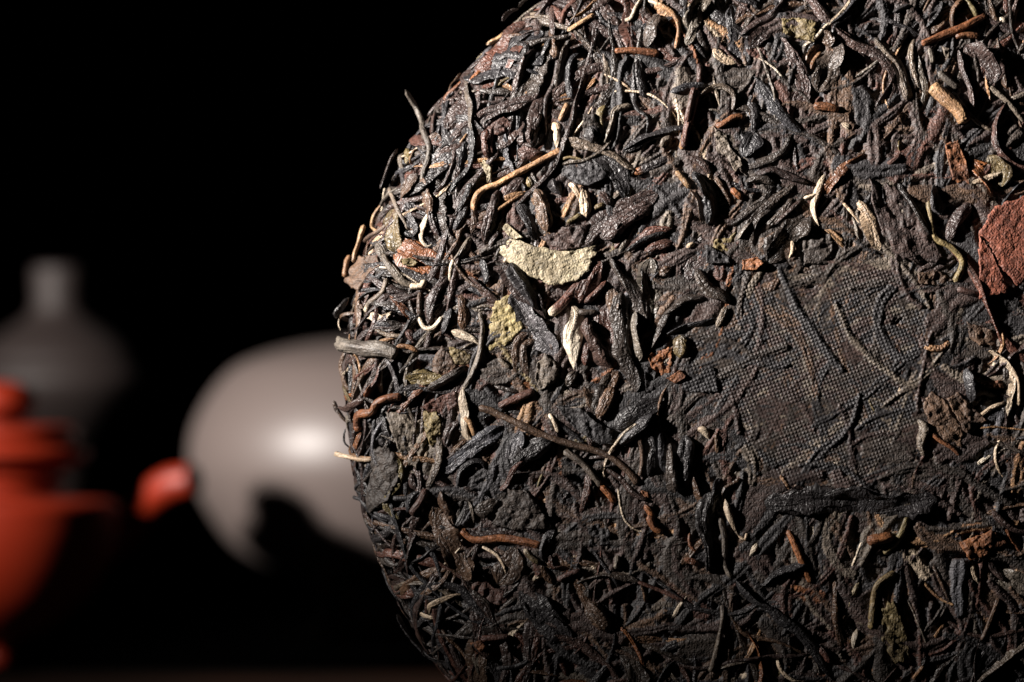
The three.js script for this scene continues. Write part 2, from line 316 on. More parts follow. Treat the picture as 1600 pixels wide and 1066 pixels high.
  // remember it in the height map
  if (!o.quiet) for (let i = 0; i < n; i++) {
    const ai = pts[Math.min(n - 1, i + 1)], ap = pts[Math.max(0, i - 1)]; let ux = ai[0] - ap[0], uy = ai[1] - ap[1]; const ul = Math.hypot(ux, uy) || 1; ux /= ul; uy /= ul;
    for (let x = -hw; x <= hw; x += CELL * 0.9) { const k = gi(pts[i][1] - ux * x) * GN + gi(pts[i][0] + uy * x), e = x / hw, z = h[i] + thick * Math.sqrt(Math.max(0, 1 - e * e)); if (z > HM[k]) HM[k] = z; }
  }
  return buffer(pos, uv, uv1, col, idx);
}
function buffer(pos, uv, uv1, col, idx) {
  const g = new THREE.BufferGeometry();
  g.setAttribute('position', new THREE.BufferAttribute(pos, 3)); g.setAttribute('uv', new THREE.BufferAttribute(uv, 2)); g.setAttribute('uv1', new THREE.BufferAttribute(uv1, 2)); g.setAttribute('color', new THREE.BufferAttribute(col, 3));
  g.setIndex(new THREE.BufferAttribute(new Uint32Array(idx), 1)); g.computeVertexNormals();
  return g;
}
// ---------------------------------------------------------------- one flat broken piece of leaf, by its outline in [a, b]
function fragment(tone, poly, o = {}) {
  const n = poly.length, M = o.spokes ?? 72, K = o.rings ?? 16; let ca = 0, cb = 0, hmax = 0; for (const p of poly) { ca += p[0] / n; cb += p[1] / n; hmax = Math.max(hmax, p[2]); }
  let size = 0; for (const p of poly) size = Math.max(size, Math.hypot(p[0] - ca, p[1] - cb));
  let per = 0; const acc = [0]; for (let i = 0; i < n; i++) acc.push(per += Math.hypot(poly[(i + 1) % n][0] - poly[i][0], poly[(i + 1) % n][1] - poly[i][1]));
  const edge = (u) => { const d = u * per; let i = 0; while (i < n - 1 && acc[i + 1] < d) i++; const t = (d - acc[i]) / (acc[i + 1] - acc[i] || 1), A = poly[i], B = poly[(i + 1) % n]; return [lerp(A[0], B[0], t), lerp(A[1], B[1], t), lerp(A[2], B[2], t)]; };
  const s1 = rr(0, 900), s2 = rr(0, 900), crumple = o.crumple ?? 0.00055, dir = rr(0, 6.28), cd = Math.cos(dir), sd = Math.sin(dir);
  // level: the middle height of what lies under it, tilting with it
  const hs = []; for (let k = 0; k < 60; k++) { const e = edge(k / 60); for (const f of [0.2, 0.5, 0.8]) hs.push(ground(lerp(ca, e[0], f), lerp(cb, e[1], f))); }
  hs.sort((x, y) => x - y); const lev = Math.min(hs[Math.floor(hs.length * 0.86)] + 0.0003, top(ca, cb) - 0.0004) + (o.proud ?? 0);
  const V = (K + 2) * M + 1, pos = new Float32Array(V * 3), uv = new Float32Array(V * 2), uv1 = new Float32Array(V * 2), col = new Float32Array(V * 3), idx = [], [c0, c1] = TONE[tone], tint = rr(0.9, 1.1);
  const put = (v, a, b, h) => {
    const p = onCake(a, b, h); pos.set(p.slice(0, 3), v * 3); uv[v * 2] = ((a * cd + b * sd)) / 0.012 + s1; uv[v * 2 + 1] = (-a * sd + b * cd) / 0.012 + s2; const q = weaveUV(a, b); uv1[v * 2] = q[0]; uv1[v * 2 + 1] = q[1];
    const m = clamp(0.55 + 0.9 * fbm(a * 330 + s1, b * 330 + s2, 3), 0, 1), sp = tint * (1 + 0.22 * noise(a * 2600 + s2, b * 2600)); for (let k = 0; k < 3; k++) col[v * 3 + k] = clamp(lerp(c1[k], c0[k], m) * sp, 0, 1);
  };
  const relief = (a, b, f) => {
    const x = a * cd + b * sd, y = -a * sd + b * cd, pr = printed(a, b), k = (1 - 0.8 * pr);
    const fold = Math.abs(noise(x * 210 + s1, y * 90 + s2)) - 0.35, fold2 = Math.abs(noise(x * 480 + s2, y * 380)) - 0.35;
    return k * (crumple * (1.5 * fold + 0.9 * fold2 + 0.5 * noise(a * 1400, b * 1400 + s1)) + crumple * 1.2 * noise(a * 110 + s1, b * 110) + (o.curl ?? 0.0004) * f * f * f * noise(a * 200 + s2, b * 200));
  };
  put(0, ca, cb, lev + relief(ca, cb, 0));
  for (let k = 1; k <= K; k++) for (let j = 0; j < M; j++) {
    const e = edge(j / M), f = k / K, jag = 1 + (0.07 * noise(j * 0.55 + s1, 5) + 0.05 * noise(j * 1.7 + s2, 9)) * f * f, a = lerp(ca, e[0], f * jag), b = lerp(cb, e[1], f * jag);
    put(1 + (k - 1) * M + j, a, b, lev + Math.max(0, e[2]) * f + relief(a, b, f) - (k === K ? 0.00012 : 0));
  }
  for (let j = 0; j < M; j++) { const e = edge(j / M), jag = (1 + 0.07 * noise(j * 0.55 + s1, 5) + 0.05 * noise(j * 1.7 + s2, 9)) * 0.985, a = lerp(ca, e[0], jag), b = lerp(cb, e[1], jag); put(1 + K * M + j, a, b, lev + Math.max(0, e[2]) + relief(a, b, 1) - (o.thick ?? 0.0006)); }
  for (let j = 0; j < M; j++) { const j1 = (j + 1) % M; idx.push(0, 1 + j, 1 + j1); for (let k = 0; k < K; k++) { const a = 1 + k * M + j, b = 1 + k * M + j1, c2 = a + M, d = b + M; idx.push(a, c2, b, b, c2, d); } }
  // check the winding: poly may run either way
  const g = buffer(pos, uv, uv1, col, idx), nn = g.attributes.normal, p0 = onCake(ca, cb, 0);
  if (nn.getX(0) * p0[3] + nn.getY(0) * p0[4] + nn.getZ(0) * p0[5] < 0) { const ix = g.index.array; for (let i = 0; i < ix.length; i += 3) { const t = ix[i]; ix[i] = ix[i + 1]; ix[i + 1] = t; } g.computeVertexNormals(); }
  for (let k = 0; k < K; k++) for (let j = 0; j < M * 2; j++) { const e = edge(j / M / 2), f = (k + 0.5) / K, a = lerp(ca, e[0], f), b = lerp(cb, e[1], f), q = gi(b) * GN + gi(a); if (lev > HM[q]) HM[q] = lev; }
  return g;
}

// ---------------------------------------------------------------- the core under the leaves
{
  const A = 220, S = 150, pos = [], uv = [], uv1 = [], col = [], idx = [], smax = SF + ARC + 0.07;
  for (let i = 0; i <= S; i++) for (let j = 0; j < A; j++) {
    const s = smax * i / S, f = j / A * 2 * Math.PI, a = s * Math.cos(f), b = s * Math.sin(f), p = onCake(a, b, -0.0030 + 0.0008 * fbm(a * 260, b * 260, 3));
    pos.push(p[0], p[1], p[2]); uv.push(a / 0.012, b / 0.012); uv1.push(...weaveUV(a, b)); const m = 0.8 + 0.5 * fbm(a * 300 + 5, b * 300, 2); col.push(0.028 * m, 0.021 * m, 0.018 * m);
  }
  for (let i = 0; i < S; i++) for (let j = 0; j < A; j++) { const a = i * A + j, b = i * A + (j + 1) % A; idx.push(a, a + A, b, b, a + A, b + A); }
  mesh('pressed_core', buffer(new Float32Array(pos), new Float32Array(uv), new Float32Array(uv1), new Float32Array(col), idx), patchMat, cake);
}

// ---------------------------------------------------------------- the pressed layer: broken leaf flattened side by side, as one relief
const near = (a, b) => a > -0.112 && a < 0.060 && b > -0.078 && b < 0.092 && Math.hypot(a, b) < 0.107;
function wander(a, b, L, curl) {
  let f = 3.4 * fbm(a * 34 + 4, b * 34, 2) + 1.3 + gauss() * 0.7 + (rnd() < 0.5 ? 0 : Math.PI); const n = Math.max(4, Math.round(L / 0.003)), st = L / n, out = [[a, b, 0]], k1 = gauss() * curl, k2 = gauss() * curl, wob = rr(0, 50);
  for (let i = 0; i < n; i++) { f += st * (lerp(k1, k2, i / n) + 120 * noise(i * 0.8 + wob, wob)); a += Math.cos(f) * st; b += Math.sin(f) * st; out.push([a, b, 0]); }
  return out;
}
{
  reseed(5);
  const RES = 0.0003, A0 = -0.113, B0 = -0.079, NA = 578, NB = 572, H = new Float32Array(NA * NB).fill(-1), C = new Float32Array(NA * NB * 3);
  for (let i = 0; i < NA * NB; i++) { const a = A0 + (i % NA) * RES, b = B0 + Math.floor(i / NA) * RES; H[i] = top(a, b) * lerp(-0.6, -0.85, smooth(0.074, 0.09, Math.hypot(a, b))) + 0.0004 * fbm(a * 500, b * 500, 2); const m = 0.8 + 0.5 * fbm(a * 400, b * 400, 2); C[i * 3] = 0.026 * m; C[i * 3 + 1] = 0.020 * m; C[i * 3 + 2] = 0.018 * m; }
  for (let k = 0; k < 6000; k++) {
    const a0 = rr(-0.112, 0.06), b0 = rr(-0.078, 0.092), pr = printed(a0, b0), wide = rnd() < 0.22, hw = (wide ? rr(0.0014, 0.0030) : rr(0.0004, 0.0011)) * (1 + 0.4 * pr), L = hw * (wide ? rr(3, 7) : rr(12, 34)), pts = resample(wander(a0, b0, L, 90), 0.00016), n = pts.length;
    const rim = smooth(0.072, 0.088, Math.hypot(a0, b0)); if (rim > 0.5 && rnd() < 0.8) continue;
    const e = top(a0, b0), lev = lerp(e * lerp(rr(-0.50, 0.36), rr(-0.95, -0.3), rim), e - rr(0.0002, 0.0005), pr), dome = lerp(hw * rr(0.25, 0.6), 0.0002, pr), s1 = rr(0, 900), s2 = rr(0, 900), f1 = rr(4, 9), am = lerp(0.00016, 0.00007, pr), [c0, c1] = TONE[pr > 0.4 ? 'kgukxkgguwkguukwgkugxk'[Math.floor(rnd() * 22)] : rim > 0.5 && rnd() < 0.12 ? 'wtxcwr'[Math.floor(rnd() * 6)] : pick()], tint = rr(0.75, 1.2), tilt = gauss() * 0.12 * (1 - pr * 0.8), drift = rr(-300, 300);
    for (let i = 0; i < n; i++) {
      const t = i / (n - 1), p = pts[i], q = pts[Math.min(n - 1, i + 1)], o = pts[Math.max(0, i - 1)]; let ux = q[0] - o[0], uy = q[1] - o[1]; const ul = Math.hypot(ux, uy) || 1; ux /= ul; uy /= ul;
      const w = hw * (0.55 + 0.45 * Math.sin(Math.PI * t)) * (1 + 0.25 * noise(i * 0.06 + s1, 2));
      for (let x = -w; x <= w; x += 0.00018) {
        const a = p[0] + uy * x, b = p[1] - ux * x, ia = Math.round((a - A0) / RES), ib = Math.round((b - B0) / RES); if (ia < 0 || ib < 0 || ia >= NA || ib >= NB) continue;
        const g = ib * NA + ia, xx = x / w, h = lev + dome * (Math.sqrt(Math.max(0, 1 - xx * xx)) - 0.6) + tilt * x + am * Math.cos(xx * f1 + s1 + i * 0.00016 * drift) + am * 0.9 * noise(i * 0.10 + s2, xx * 4) ;
        if (h > H[g]) { H[g] = h; const m = clamp(0.5 + 0.7 * fbm(i * 0.03 + s1, xx * 1.5 + s2, 2), 0, 1), sp = tint * (1 + 0.25 * noise(a * 3000, b * 3000)); for (let c = 0; c < 3; c++) C[g * 3 + c] = Math.max(0.004, lerp(c1[c], c0[c], m) * sp); }
      }
    }
  }
  const kindAt = (a, b) => { const p = printed(a, b); return p < 0.25 ? 0 : p > 0.7 && noise(a * 170 + 3, b * 170) < 0.3 ? 2 : 1; };
  const build = (want) => {
    const map = new Int32Array(NA * NB).fill(-1), pos = [], uv = [], uv1 = [], col = [], idx = [];
    const vert = (i) => { if (map[i] >= 0) return map[i]; const a = A0 + (i % NA) * RES, b = B0 + Math.floor(i / NA) * RES, p = onCake(a, b, H[i]); pos.push(p[0], p[1], p[2]); uv.push(a / 0.011, b / 0.011); uv1.push(...weaveUV(a, b)); col.push(C[i * 3], C[i * 3 + 1], C[i * 3 + 2]); return map[i] = pos.length / 3 - 1; };
    for (let j = 0; j < NB - 1; j++) for (let i = 0; i < NA - 1; i++) {
      const a = A0 + (i + 0.5) * RES, b = B0 + (j + 0.5) * RES; if (Math.hypot(a, b) > 0.106 || kindAt(a, b) !== want) continue;
      const p = vert(j * NA + i), q = vert(j * NA + i + 1), r = vert((j + 1) * NA + i), s = vert((j + 1) * NA + i + 1); idx.push(p, q, s, p, s, r);
    }
    return buffer(new Float32Array(pos), new Float32Array(uv), new Float32Array(uv1), new Float32Array(col), idx);
  };
  mesh('pressed_leaf_layer', build(0), patchMat, cake).userData.kind = 'stuff';
  mesh('cloth_printed_layer', build(2), printMat, cake).userData.kind = 'stuff';
  mesh('faintly_printed_layer', build(1), faintMat, cake).userData.kind = 'stuff';
  for (let j = 0; j < GN; j++) for (let i = 0; i < GN; i++) { const a = (i - GN / 2) * CELL, b = (j - GN / 2) * CELL, ia = Math.round((a - A0) / RES), ib = Math.round((b - B0) / RES); if (ia >= 0 && ib >= 0 && ia < NA && ib < NB) HM[j * GN + i] = Math.max(0, H[ib * NA + ia]); }
}

// ---------------------------------------------------------------- leaves read off the photograph: [tile] kind tone width : x y ... (tile pixels)
// s rolled strand, m stem, b bud, l long flat leaf, q broken flat piece (outline); a second tone letter colours the first tip
const TILES = { A: [660, 0, 5.004], B: [540, 200, 5.004], C: [780, 200, 5.004], D: [780, 400, 5.004], E: [1040, 200, 5.004], F: [520, 400, 5.004], G: [520, 600, 5.004], H: [780, 600, 5.004], I: [1040, 400, 5.004], J: [1040, 600, 5.004], K: [1330, 0, 5.004], L: [1330, 500, 5.004], M: [800, 800, 5.004], N: [1060, 0, 5.004], P: [1050, 700, 2.909], Q: [560, 700, 2.912], R: [1250, 220, 4.1], S: [850, 0, 3.5525], Z: [0, 0, 1] };
const TRACED = `
F q w 0 : 250 20 370 0 390 80 280 190 250 280 150 210
G q g 0 : 340 500 430 470 500 560 530 640 520 780 460 900 330 1000 300 880 310 640
G q x 0 : 420 220 560 220 620 280 700 270 740 450 700 560 660 660 600 620 530 520 480 370
G q r 0 : 700 180 870 90 960 60 980 150 900 250 760 220
G q o 0 : 710 220 800 210 860 270 850 400 790 500 750 430 720 330
F q w 0 : 860 700 920 760 980 860 900 960 770 930 790 800
F q o 0 : 920 710 1040 740 1110 800 1060 850 960 850 920 760
Z q y 0 : 784 376 810 376 842 388 892 394 932 386 932 404 916 428 892 445 860 447 846 438 820 428 798 414 784 400
C q y 0 : 30 790 70 750 120 800 200 870 130 880 80 850
Z q n 0 : 774 474 788 464 798 460 806 486 820 512 808 528 780 546 766 548 764 512
C q k 0 : 440 280 560 250 700 270 870 330 850 400 700 460 620 450 500 380
C q u 0 : 330 860 450 790 700 760 640 930 520 960 380 920
D q x 0 : 310 830 370 770 440 830 470 900 430 1000 330 1050 290 980
D q k 0 : 1130 860 1230 900 1200 1066 1150 1066
D q c 0 : 1150 770 1351 720 1351 1000 1260 960 1180 850
E q x 0 : 380 0 470 60 500 160 590 260 600 310 540 350 470 230 400 200
E q o 0 : 380 880 480 850 550 820 530 950 470 1010 370 960
E q c 0 : 600 1040 720 1020 760 1066 700 1120 600 1110
E q g 0 : 1060 850 1280 830 1310 950 1280 1066 1080 1066
E q k 0 : 310 920 500 1020 500 1066 320 1066
H q k 0 : 460 180 640 190 760 290 880 360 910 480 790 470 620 370 520 270
H q g 0 : 80 830 220 820 290 920 350 1000 230 1010 90 960
I q k 0 : 230 960 330 860 400 900 420 1066 50 1066 60 1020
I q c 0 : 10 960 120 890 160 950 80 1000
I q p 0 : 840 910 940 910 900 960 860 990
I q w 0 : 880 620 950 600 940 680 890 690
R q u 0 : 450 270 600 300 690 400 820 600 920 760 740 800 640 760 520 600 460 440
R q s 0 : 1290 400 1435 350 1560 370 1600 600 1520 860 1370 930 1300 850 1210 680 1140 600 1200 480
R q s 0 : 1135 620 1200 690 1320 950 1310 980 1140 1010
R q c 0 : 920 30 1000 0 1060 150 1090 300 970 260 940 120
R q w 0 : 740 860 880 830 980 900 880 930 760 920
L q w 0 : 540 660 640 560 720 620 790 760 870 860 860 1000 760 970 620 900 600 800
L q w 0 : 740 620 830 570 960 700 1040 780 920 900 870 870 800 740
L q w 0 : 900 20 1080 80 1130 200 1000 200 920 150
L q c 0 : 1000 490 1180 470 1190 540 1030 530
M q k 0 : 600 120 700 80 780 150 760 250 600 270
Q q r 0 : 440 570 560 580 620 640 700 640 660 720 540 690
Q q g 0 : 690 190 780 200 860 320 860 370 700 370 620 340
Q q c 0 : 515 880 560 870 590 900 550 930
P q o 0 : 930 740 1000 690 1060 830 1080 960 1010 970 940 880
P q c 0 : 1300 430 1450 370 1520 430 1400 500 1340 510
N q o 0 : 800 160 960 160 1070 190 1060 350 920 310 810 280
N q r 0 : 530 400 640 390 740 440 770 500 640 470 540 440
A q r 0 : 510 1000 560 960 640 920 700 960 700 1066 520 1066
B q y 0 : 1060 290 1090 250 1150 320 1140 420 1110 440 1110 380
B q o 0 : 460 1030 540 1020 580 1066 450 1066
H q c 0 : 1090 820 1160 830 1180 890 1140 880
F q p 0 : 270 490 330 440 400 470 470 440 450 490 340 520
F q x 0 : 1080 400 1190 420 1180 450 1090 440
K q x 0 : 700 370 760 390 750 480 720 450
S q g 0 : 220 640 280 640 330 760 300 810 220 790
A l g 130 : 960 400 890 600 800 740 690 830
A s k 70 : 600 500 680 450 790 470 820 400 760 350
A s x 55 : 385 600 375 760 400 850 380 980 400 1066
A s u 60 : 890 400 810 500 760 640 730 740
A s u 60 : 500 890 620 840 750 800 860 770 910 700
A s u 45 : 500 940 620 880 720 850 840 800
A s u 90 : 940 770 890 900 850 1066
A m u 35 : 1060 470 1030 640 970 800 960 940 965 1066
A s g 60 : 1130 350 1100 480 1080 620 1060 700
A s k 60 : 1220 420 1160 480 1140 640 1170 780
A b t 40 : 990 300 960 330 920 365
A s w 55 : 1000 230 1030 330 1035 460
A m t 40 : 1351 130 1240 200 1140 260
A m r 35 : 1090 220 1130 110 1220 20
A s x 40 : 720 190 800 170 900 160 1040 150
A s w 40 : 560 380 680 320 800 295
A m o 22 : 600 680 660 630 740 605
A m t 40 : 1140 810 1110 880 1075 960
A b p 60 : 1020 960 1050 1010 1055 1066
A s o 40 : 420 490 460 460 500 430
A s u 45 : 650 200 690 140 770 90
A s g 55 : 790 110 830 60 900 10
A s t 40 : 510 360 600 320 660 260
A s u 60 : 120 900 110 1000 100 1066
A s u 45 : 260 770 250 880 210 960
A s w 40 : 330 590 280 670 230 740
A s u 45 : 200 770 140 850 70 930
B m x 45 : 520 -260 600 -120 640 0 660 80 680 170 670 260 635 340 620 430
B s w 62 : 620 400 640 500 660 600 650 690
B b p 42 : 650 670 620 760 600 810 600 880 640 930 680 910
B s u 45 : 680 640 690 740 740 850
B m x 38 : 380 490 420 600 460 700 500 800
B m t 25 : 300 590 240 680 225 760 260 820
B m w 35 : 350 770 270 840 190 900
B s k 48 : 990 0 1000 120 985 250 940 350 860 430 780 540
B s u 45 : 870 150 860 270 830 350 780 450 700 520
B m t 20 : 960 50 930 90 900 130
B s k 50 : 950 110 920 220 900 320
B s w 50 : 1010 530 1010 640 1020 740 990 830
B s w 40 : 970 720 900 800 870 900 800 1010 760 1060
B s x 50 : 990 850 920 960 840 1060
B s u 100 : 1200 490 1170 620 1150 740 1090 900
B s u 40 : 1240 700 1200 800 1120 950
B s k 60 : 960 610 900 720 850 800
B s k 40 : 990 440 950 530 880 660
B l o 105 : 380 650 400 780 410 900 430 990
B l w 110 : 590 380 520 470 460 560
B s u 35 : 440 180 340 330 280 480
B m t 40 : 180 770 160 880 120 990 90 1066
B s x 60 : 280 880 310 970 340 1066
B s k 60 : 520 700 560 790 540 850
B s r 80 : 1120 20 1110 130 1130 250
B s o 50 : 500 180 510 230 490 290
Z m t 10 : 878 236 850 250 810 271 780 288 760 294 748 303 742 318 742 330
C s x 75 : 490 100 650 140 800 180 920 230 1040 320 1080 340
C l k 105 : 720 230 850 280 930 380 980 480 990 560
C b p 45 : 450 0 455 80 450 170
C m o 25 : 480 260 560 240 660 265
C s p 30 : 550 440 600 490 630 560
C s p 78 : 660 480 670 570 680 700
C m o 30 : 530 750 600 710 640 680
C m o 35 : 730 640 780 620 830 600
C l u 130 : 1240 520 1100 590 900 680 760 780 640 930
C s u 110 : 1200 600 1050 680 900 790 800 870
C s w 100 : 290 490 340 600 360 700 380 820
C s o 55 : 230 390 245 425 260 470
C s k 95 : 150 570 220 680 270 790 300 890
C s u 65 : 190 400 160 430 110 500 60 600
C s k 60 : 1320 60 1180 90 1080 140 970 190
C s kc 50 : 1050 360 1150 325 1220 300 1351 230
C m x 45 : 1351 85 1290 110 1275 165
C s r 60 : 1351 800 1200 810 1100 880 1000 940
C s k 60 : 1300 830 1150 880 1000 970
C s r 80 : 1351 890 1200 930 1140 980
C s r 40 : 950 860 930 900 900 950
C s x 40 : 1000 850 970 920 940 980
C s k 100 : 700 0 720 60 720 120
C s x 60 : 880 0 860 70 840 140
C s u 80 : 160 20 165 80 160 140
C s u 80 : 260 10 255 80 250 140
C s r 90 : 150 180 240 210 340 200
C s k 100 : 420 400 450 470 490 520
C s u 70 : 800 500 850 570 890 610
D s u 120 : 30 60 120 200 230 330 330 450 370 500
D s k 110 : 100 60 190 210 270 330 330 430
D l b 125 : 100 300 190 430 280 570 400 700 440 780
D m rp 72 : 395 465 440 425 480 390 570 280 650 200
D s r 100 : 800 50 730 160 660 280 620 380
D b p 120 : 575 380 620 480 590 620 590 760 590 890
D s u 120 : 690 490 700 600 800 720 890 870
D s r 70 : 840 200 770 280 670 370
D l r 120 : 840 400 830 520 870 640 890 720
D l w 100 : 890 260 880 380 890 480
D s g 110 : 960 290 950 430 960 560 960 700 1000 830 1060 960 1070 1066
D s g 90 : 870 20 960 160 1060 280 1110 420 1140 610
D s x 90 : 1070 440 1070 560 1080 700 1090 830
D l x 125 : 1190 20 1170 160 1190 280 1200 400 1190 530
D s g 55 : 1351 400 1260 560 1180 740
D s w 60 : 1351 100 1300 130 1260 160
D s w 70 : 930 900 880 1000 850 1066
D s g 70 : 870 920 840 980 810 1040
D s r 60 : 690 680 680 770 670 860
D s g 60 : 600 900 565 960 530 1020
D s w 55 : 230 600 150 680 130 780 150 920
D s w 50 : 280 660 200 700 200 800 230 950
D m g 55 : 620 440 690 447 770 450
D m x 35 : 0 800 45 840 90 880
E l k 125 : 690 30 650 130 600 240
E s g 60 : 990 60 930 170 830 250 700 290 620 310
E s u 80 : 1110 440 960 380 830 340 700 370
E s g 55 : 850 440 740 400 620 430
E s u 45 : 180 240 270 280 340 370
E s w 60 : 380 380 440 480 500 610
E m t 45 : 80 350 140 410 190 480
E s w 55 : 190 490 260 580 280 740
E s k 110 : 210 350 290 450 350 560 350 690 320 760
E s g 55 : 870 450 780 560 650 660 500 760
E s g 55 : 1000 450 860 560 740 660 600 790
E s g 45 : 820 640 720 720 670 830 690 970
E s g 60 : 1000 560 900 680 760 800
E s u 50 : 1060 560 960 660 840 760
E s w 45 : 1000 760 850 830 720 940
E l g 155 : 1120 680 1000 800 880 930 800 1066
R l c 42 : 430 95 300 170 200 270 130 370
R b p 42 : 160 210 110 330 85 450 120 560
R m p 20 : 20 370 60 360 110 345
R m t 28 : 170 570 240 620 280 650
R l p 68 : 350 380 420 480 460 600 500 710
R m o 38 : 820 390 830 520 860 630 960 690 1030 790 980 910
R s b 90 : 850 290 870 400 890 480
R s g 45 : 620 280 700 390 760 500 830 610
R s u 60 : 1080 400 1000 500 930 640
R l c 90 : 1100 130 1180 250 1250 360
R l o 100 : 1200 100 1270 200 1280 300
R l o 55 : 640 0 645 35 640 80
R m r 30 : 640 90 600 130 550 160
R m r 40 : 1000 950 1065 970 1130 990
E b p 28 : 980 880 990 960 960 1030
E m c 50 : 510 480 560 530 600 560
E s x 40 : 670 740 600 820 560 870
E m t 50 : 150 50 140 120 120 180
E m p 35 : 160 940 195 920 230 910
F m x 58 : 420 0 480 110 550 200 640 240
F m p 50 : 610 235 660 245 705 235 725 190
F q o 0 : 560 40 620 20 680 60 640 90 570 80
F m xp 45 : 260 440 300 370 400 290 440 180
F l c 58 : 460 310 540 390 600 460 640 510
F s u 40 : 450 310 390 350 360 400
F m w 40 : 690 280 680 380 690 470
F m p 36 : 680 480 720 560 790 570 830 520 860 480
F s u 60 : 900 160 820 280 770 400 760 520
F m p 32 : 960 20 930 100 920 210
F s u 45 : 990 20 950 200 920 380 890 480
F s k 70 : 920 400 900 500 860 610
F m x 110 : 90 690 250 720 400 730 520 780
F m t 35 : 510 710 600 710 680 750
F b p 60 : 920 585 1020 620 1110 660 1150 700
Z m x 8 : 750 488 756 512 754 536 750 560 738 588 724 612
Z b p 14 : 726 604 724 622 729 646 728 666 732 682 748 694
Z m t 8 : 727 650 738 664 744 682
F s w 70 : 1010 300 1030 420 1020 580
F s r 45 : 380 860 360 960 300 1050
F s r 30 : 360 850 260 920 180 980
F s b 60 : 430 810 480 920 500 1060
F s w 40 : 140 750 90 850 120 960 150 1060
F s u 40 : 240 560 150 600 80 610
F b p 25 : 110 440 75 510 80 590
F s k 60 : 150 330 130 420 100 500
F m t 45 : 230 20 180 110 150 180
F s r 50 : 590 560 610 620 660 690
F s u 45 : 760 600 755 660 720 730
F l u 70 : 1060 170 1180 280 1290 370
F s k 60 : 1170 30 1200 140 1190 220
F l o 90 : 560 980 700 960 870 960
F s g 90 : 1050 860 920 950 750 1050
G m c 65 : 550 100 450 110 370 150 330 220 240 240 210 320 220 370
G m p 40 : 45 538 200 570 330 590
G s x 55 : 850 430 840 600 790 720 740 810
G m r 55 : 740 820 690 920 610 1020
G l b 100 : 1340 330 1180 450 1020 560 860 690
Z m w 11 : 750 636 768 642 780 648 820 666 860 684 900 696 930 704 956 716 980 736 998 756
G s o 50 : 500 560 545 660 530 770 470 860 450 950 530 1050
G s w 45 : 1050 430 980 490 920 540
G s u 45 : 990 290 920 370 890 490
G s k 60 : 400 250 420 370 450 450
G s u 60 : 620 690 620 760 660 830
G s k 40 : 570 750 575 810 570 880
G s k 40 : 590 1000 610 890 680 840
G s w 60 : 840 830 870 930 930 1050
G s k 55 : 1200 670 1180 610 1090 600 1000 680 980 800
G m k 30 : 180 880 250 900 290 970
G m k 25 : 250 770 220 820 280 870
G s w 40 : 40 130 80 230 130 310
G s o 35 : 120 0 150 90 190 160
G s k 30 : 110 350 120 440 160 500
G s c 55 : 230 380 210 460 190 520
G s u 45 : 270 120 160 200 100 180
G s c 50 : 330 0 305 60 280 110
G b p 24 : 745 520 735 560 725 605
H s k 125 : 1290 140 1150 220 1000 300 900 340
H s k 80 : 1200 230 1050 370 930 470
H m x 55 : 510 520 640 610 740 730 800 800
H m c 50 : 795 795 860 860 910 930
H m p 30 : 390 230 440 300 470 380
H s r 50 : 700 700 690 840 640 1010
H s w 60 : 670 20 720 110 730 200
H s g 70 : 830 0 780 140 740 230
H s w 80 : 900 20 830 160 770 270
H l b 105 : 180 370 130 500 80 640
H s k 115 : 420 450 250 530 100 650
H s r 40 : 200 600 110 690 60 790 0 830
H m r 60 : 280 60 150 110 0 180
H m w 35 : 1080 370 1110 500 1120 620 1100 720
H s k 100 : 1190 380 1230 500 1200 650 1170 720
H s k 100 : 1280 370 1300 560 1310 700
H b o 30 : 350 690 325 750 300 820
H m c 45 : 1140 940 1180 1000 1200 1066
H s u 40 : 820 650 960 740 1060 850 1160 900
H s r 50 : 690 420 715 455 740 490
I l x 135 : 520 470 510 600 530 760 570 860
I l x 105 : 640 780 650 860 660 930
I s k 55 : 0 640 150 560 280 530 400 500
I s g 60 : 310 330 160 340 60 410 0 460
I s k 55 : 320 560 300 700 270 820 180 910
I s g 75 : 240 100 330 260 450 310 500 380
I s x 50 : 480 400 440 480 400 560
I s x 60 : 830 30 720 180 640 330 620 520
I s g 50 : 690 60 610 240 570 420 600 580
I s w 45 : 900 180 840 230 780 290
I m t 25 : 840 540 720 630 630 690
I s o 75 : 110 620 115 700 110 800
I s u 65 : 210 690 205 740 200 800
I l w 42 : 960 80 1100 120 1250 200 1351 290
I l w 45 : 900 950 1000 1000 1060 1040
I s x 60 : 700 480 695 540 690 600
J b p 50 : 240 355 300 370 340 430
J s w 30 : 390 370 400 450 400 540
J m p 40 : 600 150 650 230 700 320
J l r 110 : 650 540 760 580 880 650
J m t 35 : 890 710 940 780 970 830
J m p 42 : 1250 560 1351 650 1440 760
J s k 90 : 160 400 150 520 130 680 100 850
J s g 80 : 40 450 60 620 70 850
J s k 80 : 420 730 390 860 310 1020
J l w 60 : 620 760 480 830 450 920
J b p 55 : 455 920 490 1000 530 1066
J s w 60 : 190 700 240 850 300 940
J l u 115 : 1351 890 1100 880 850 920
P b p 25 : 240 230 270 330 300 400
P m p 12 : 300 400 330 415 338 380
P m x 25 : 215 310 235 400 240 520 270 590
P m c 25 : 525 370 560 450 600 550 630 610
P m c 16 : 80 385 80 440 120 480
P b y 20 : 850 600 820 660 800 720
P m o 32 : 1070 310 1030 400 960 480
P m o 28 : 1010 560 930 620 910 720 900 820
P m x 25 : 230 710 225 800 190 960 170 1010
P b p 22 : 385 430 370 460 350 490
P s k 65 : 170 200 150 330 170 450 160 560
P l k 85 : 420 250 600 240 800 230 1000 260 1200 230
P s k 35 : 600 520 480 560 400 620
P m c 45 : 880 420 940 410 1000 400
P s w 18 : 250 720 330 840 480 880 590 930
P m w 22 : 1480 680 1420 830 1400 870
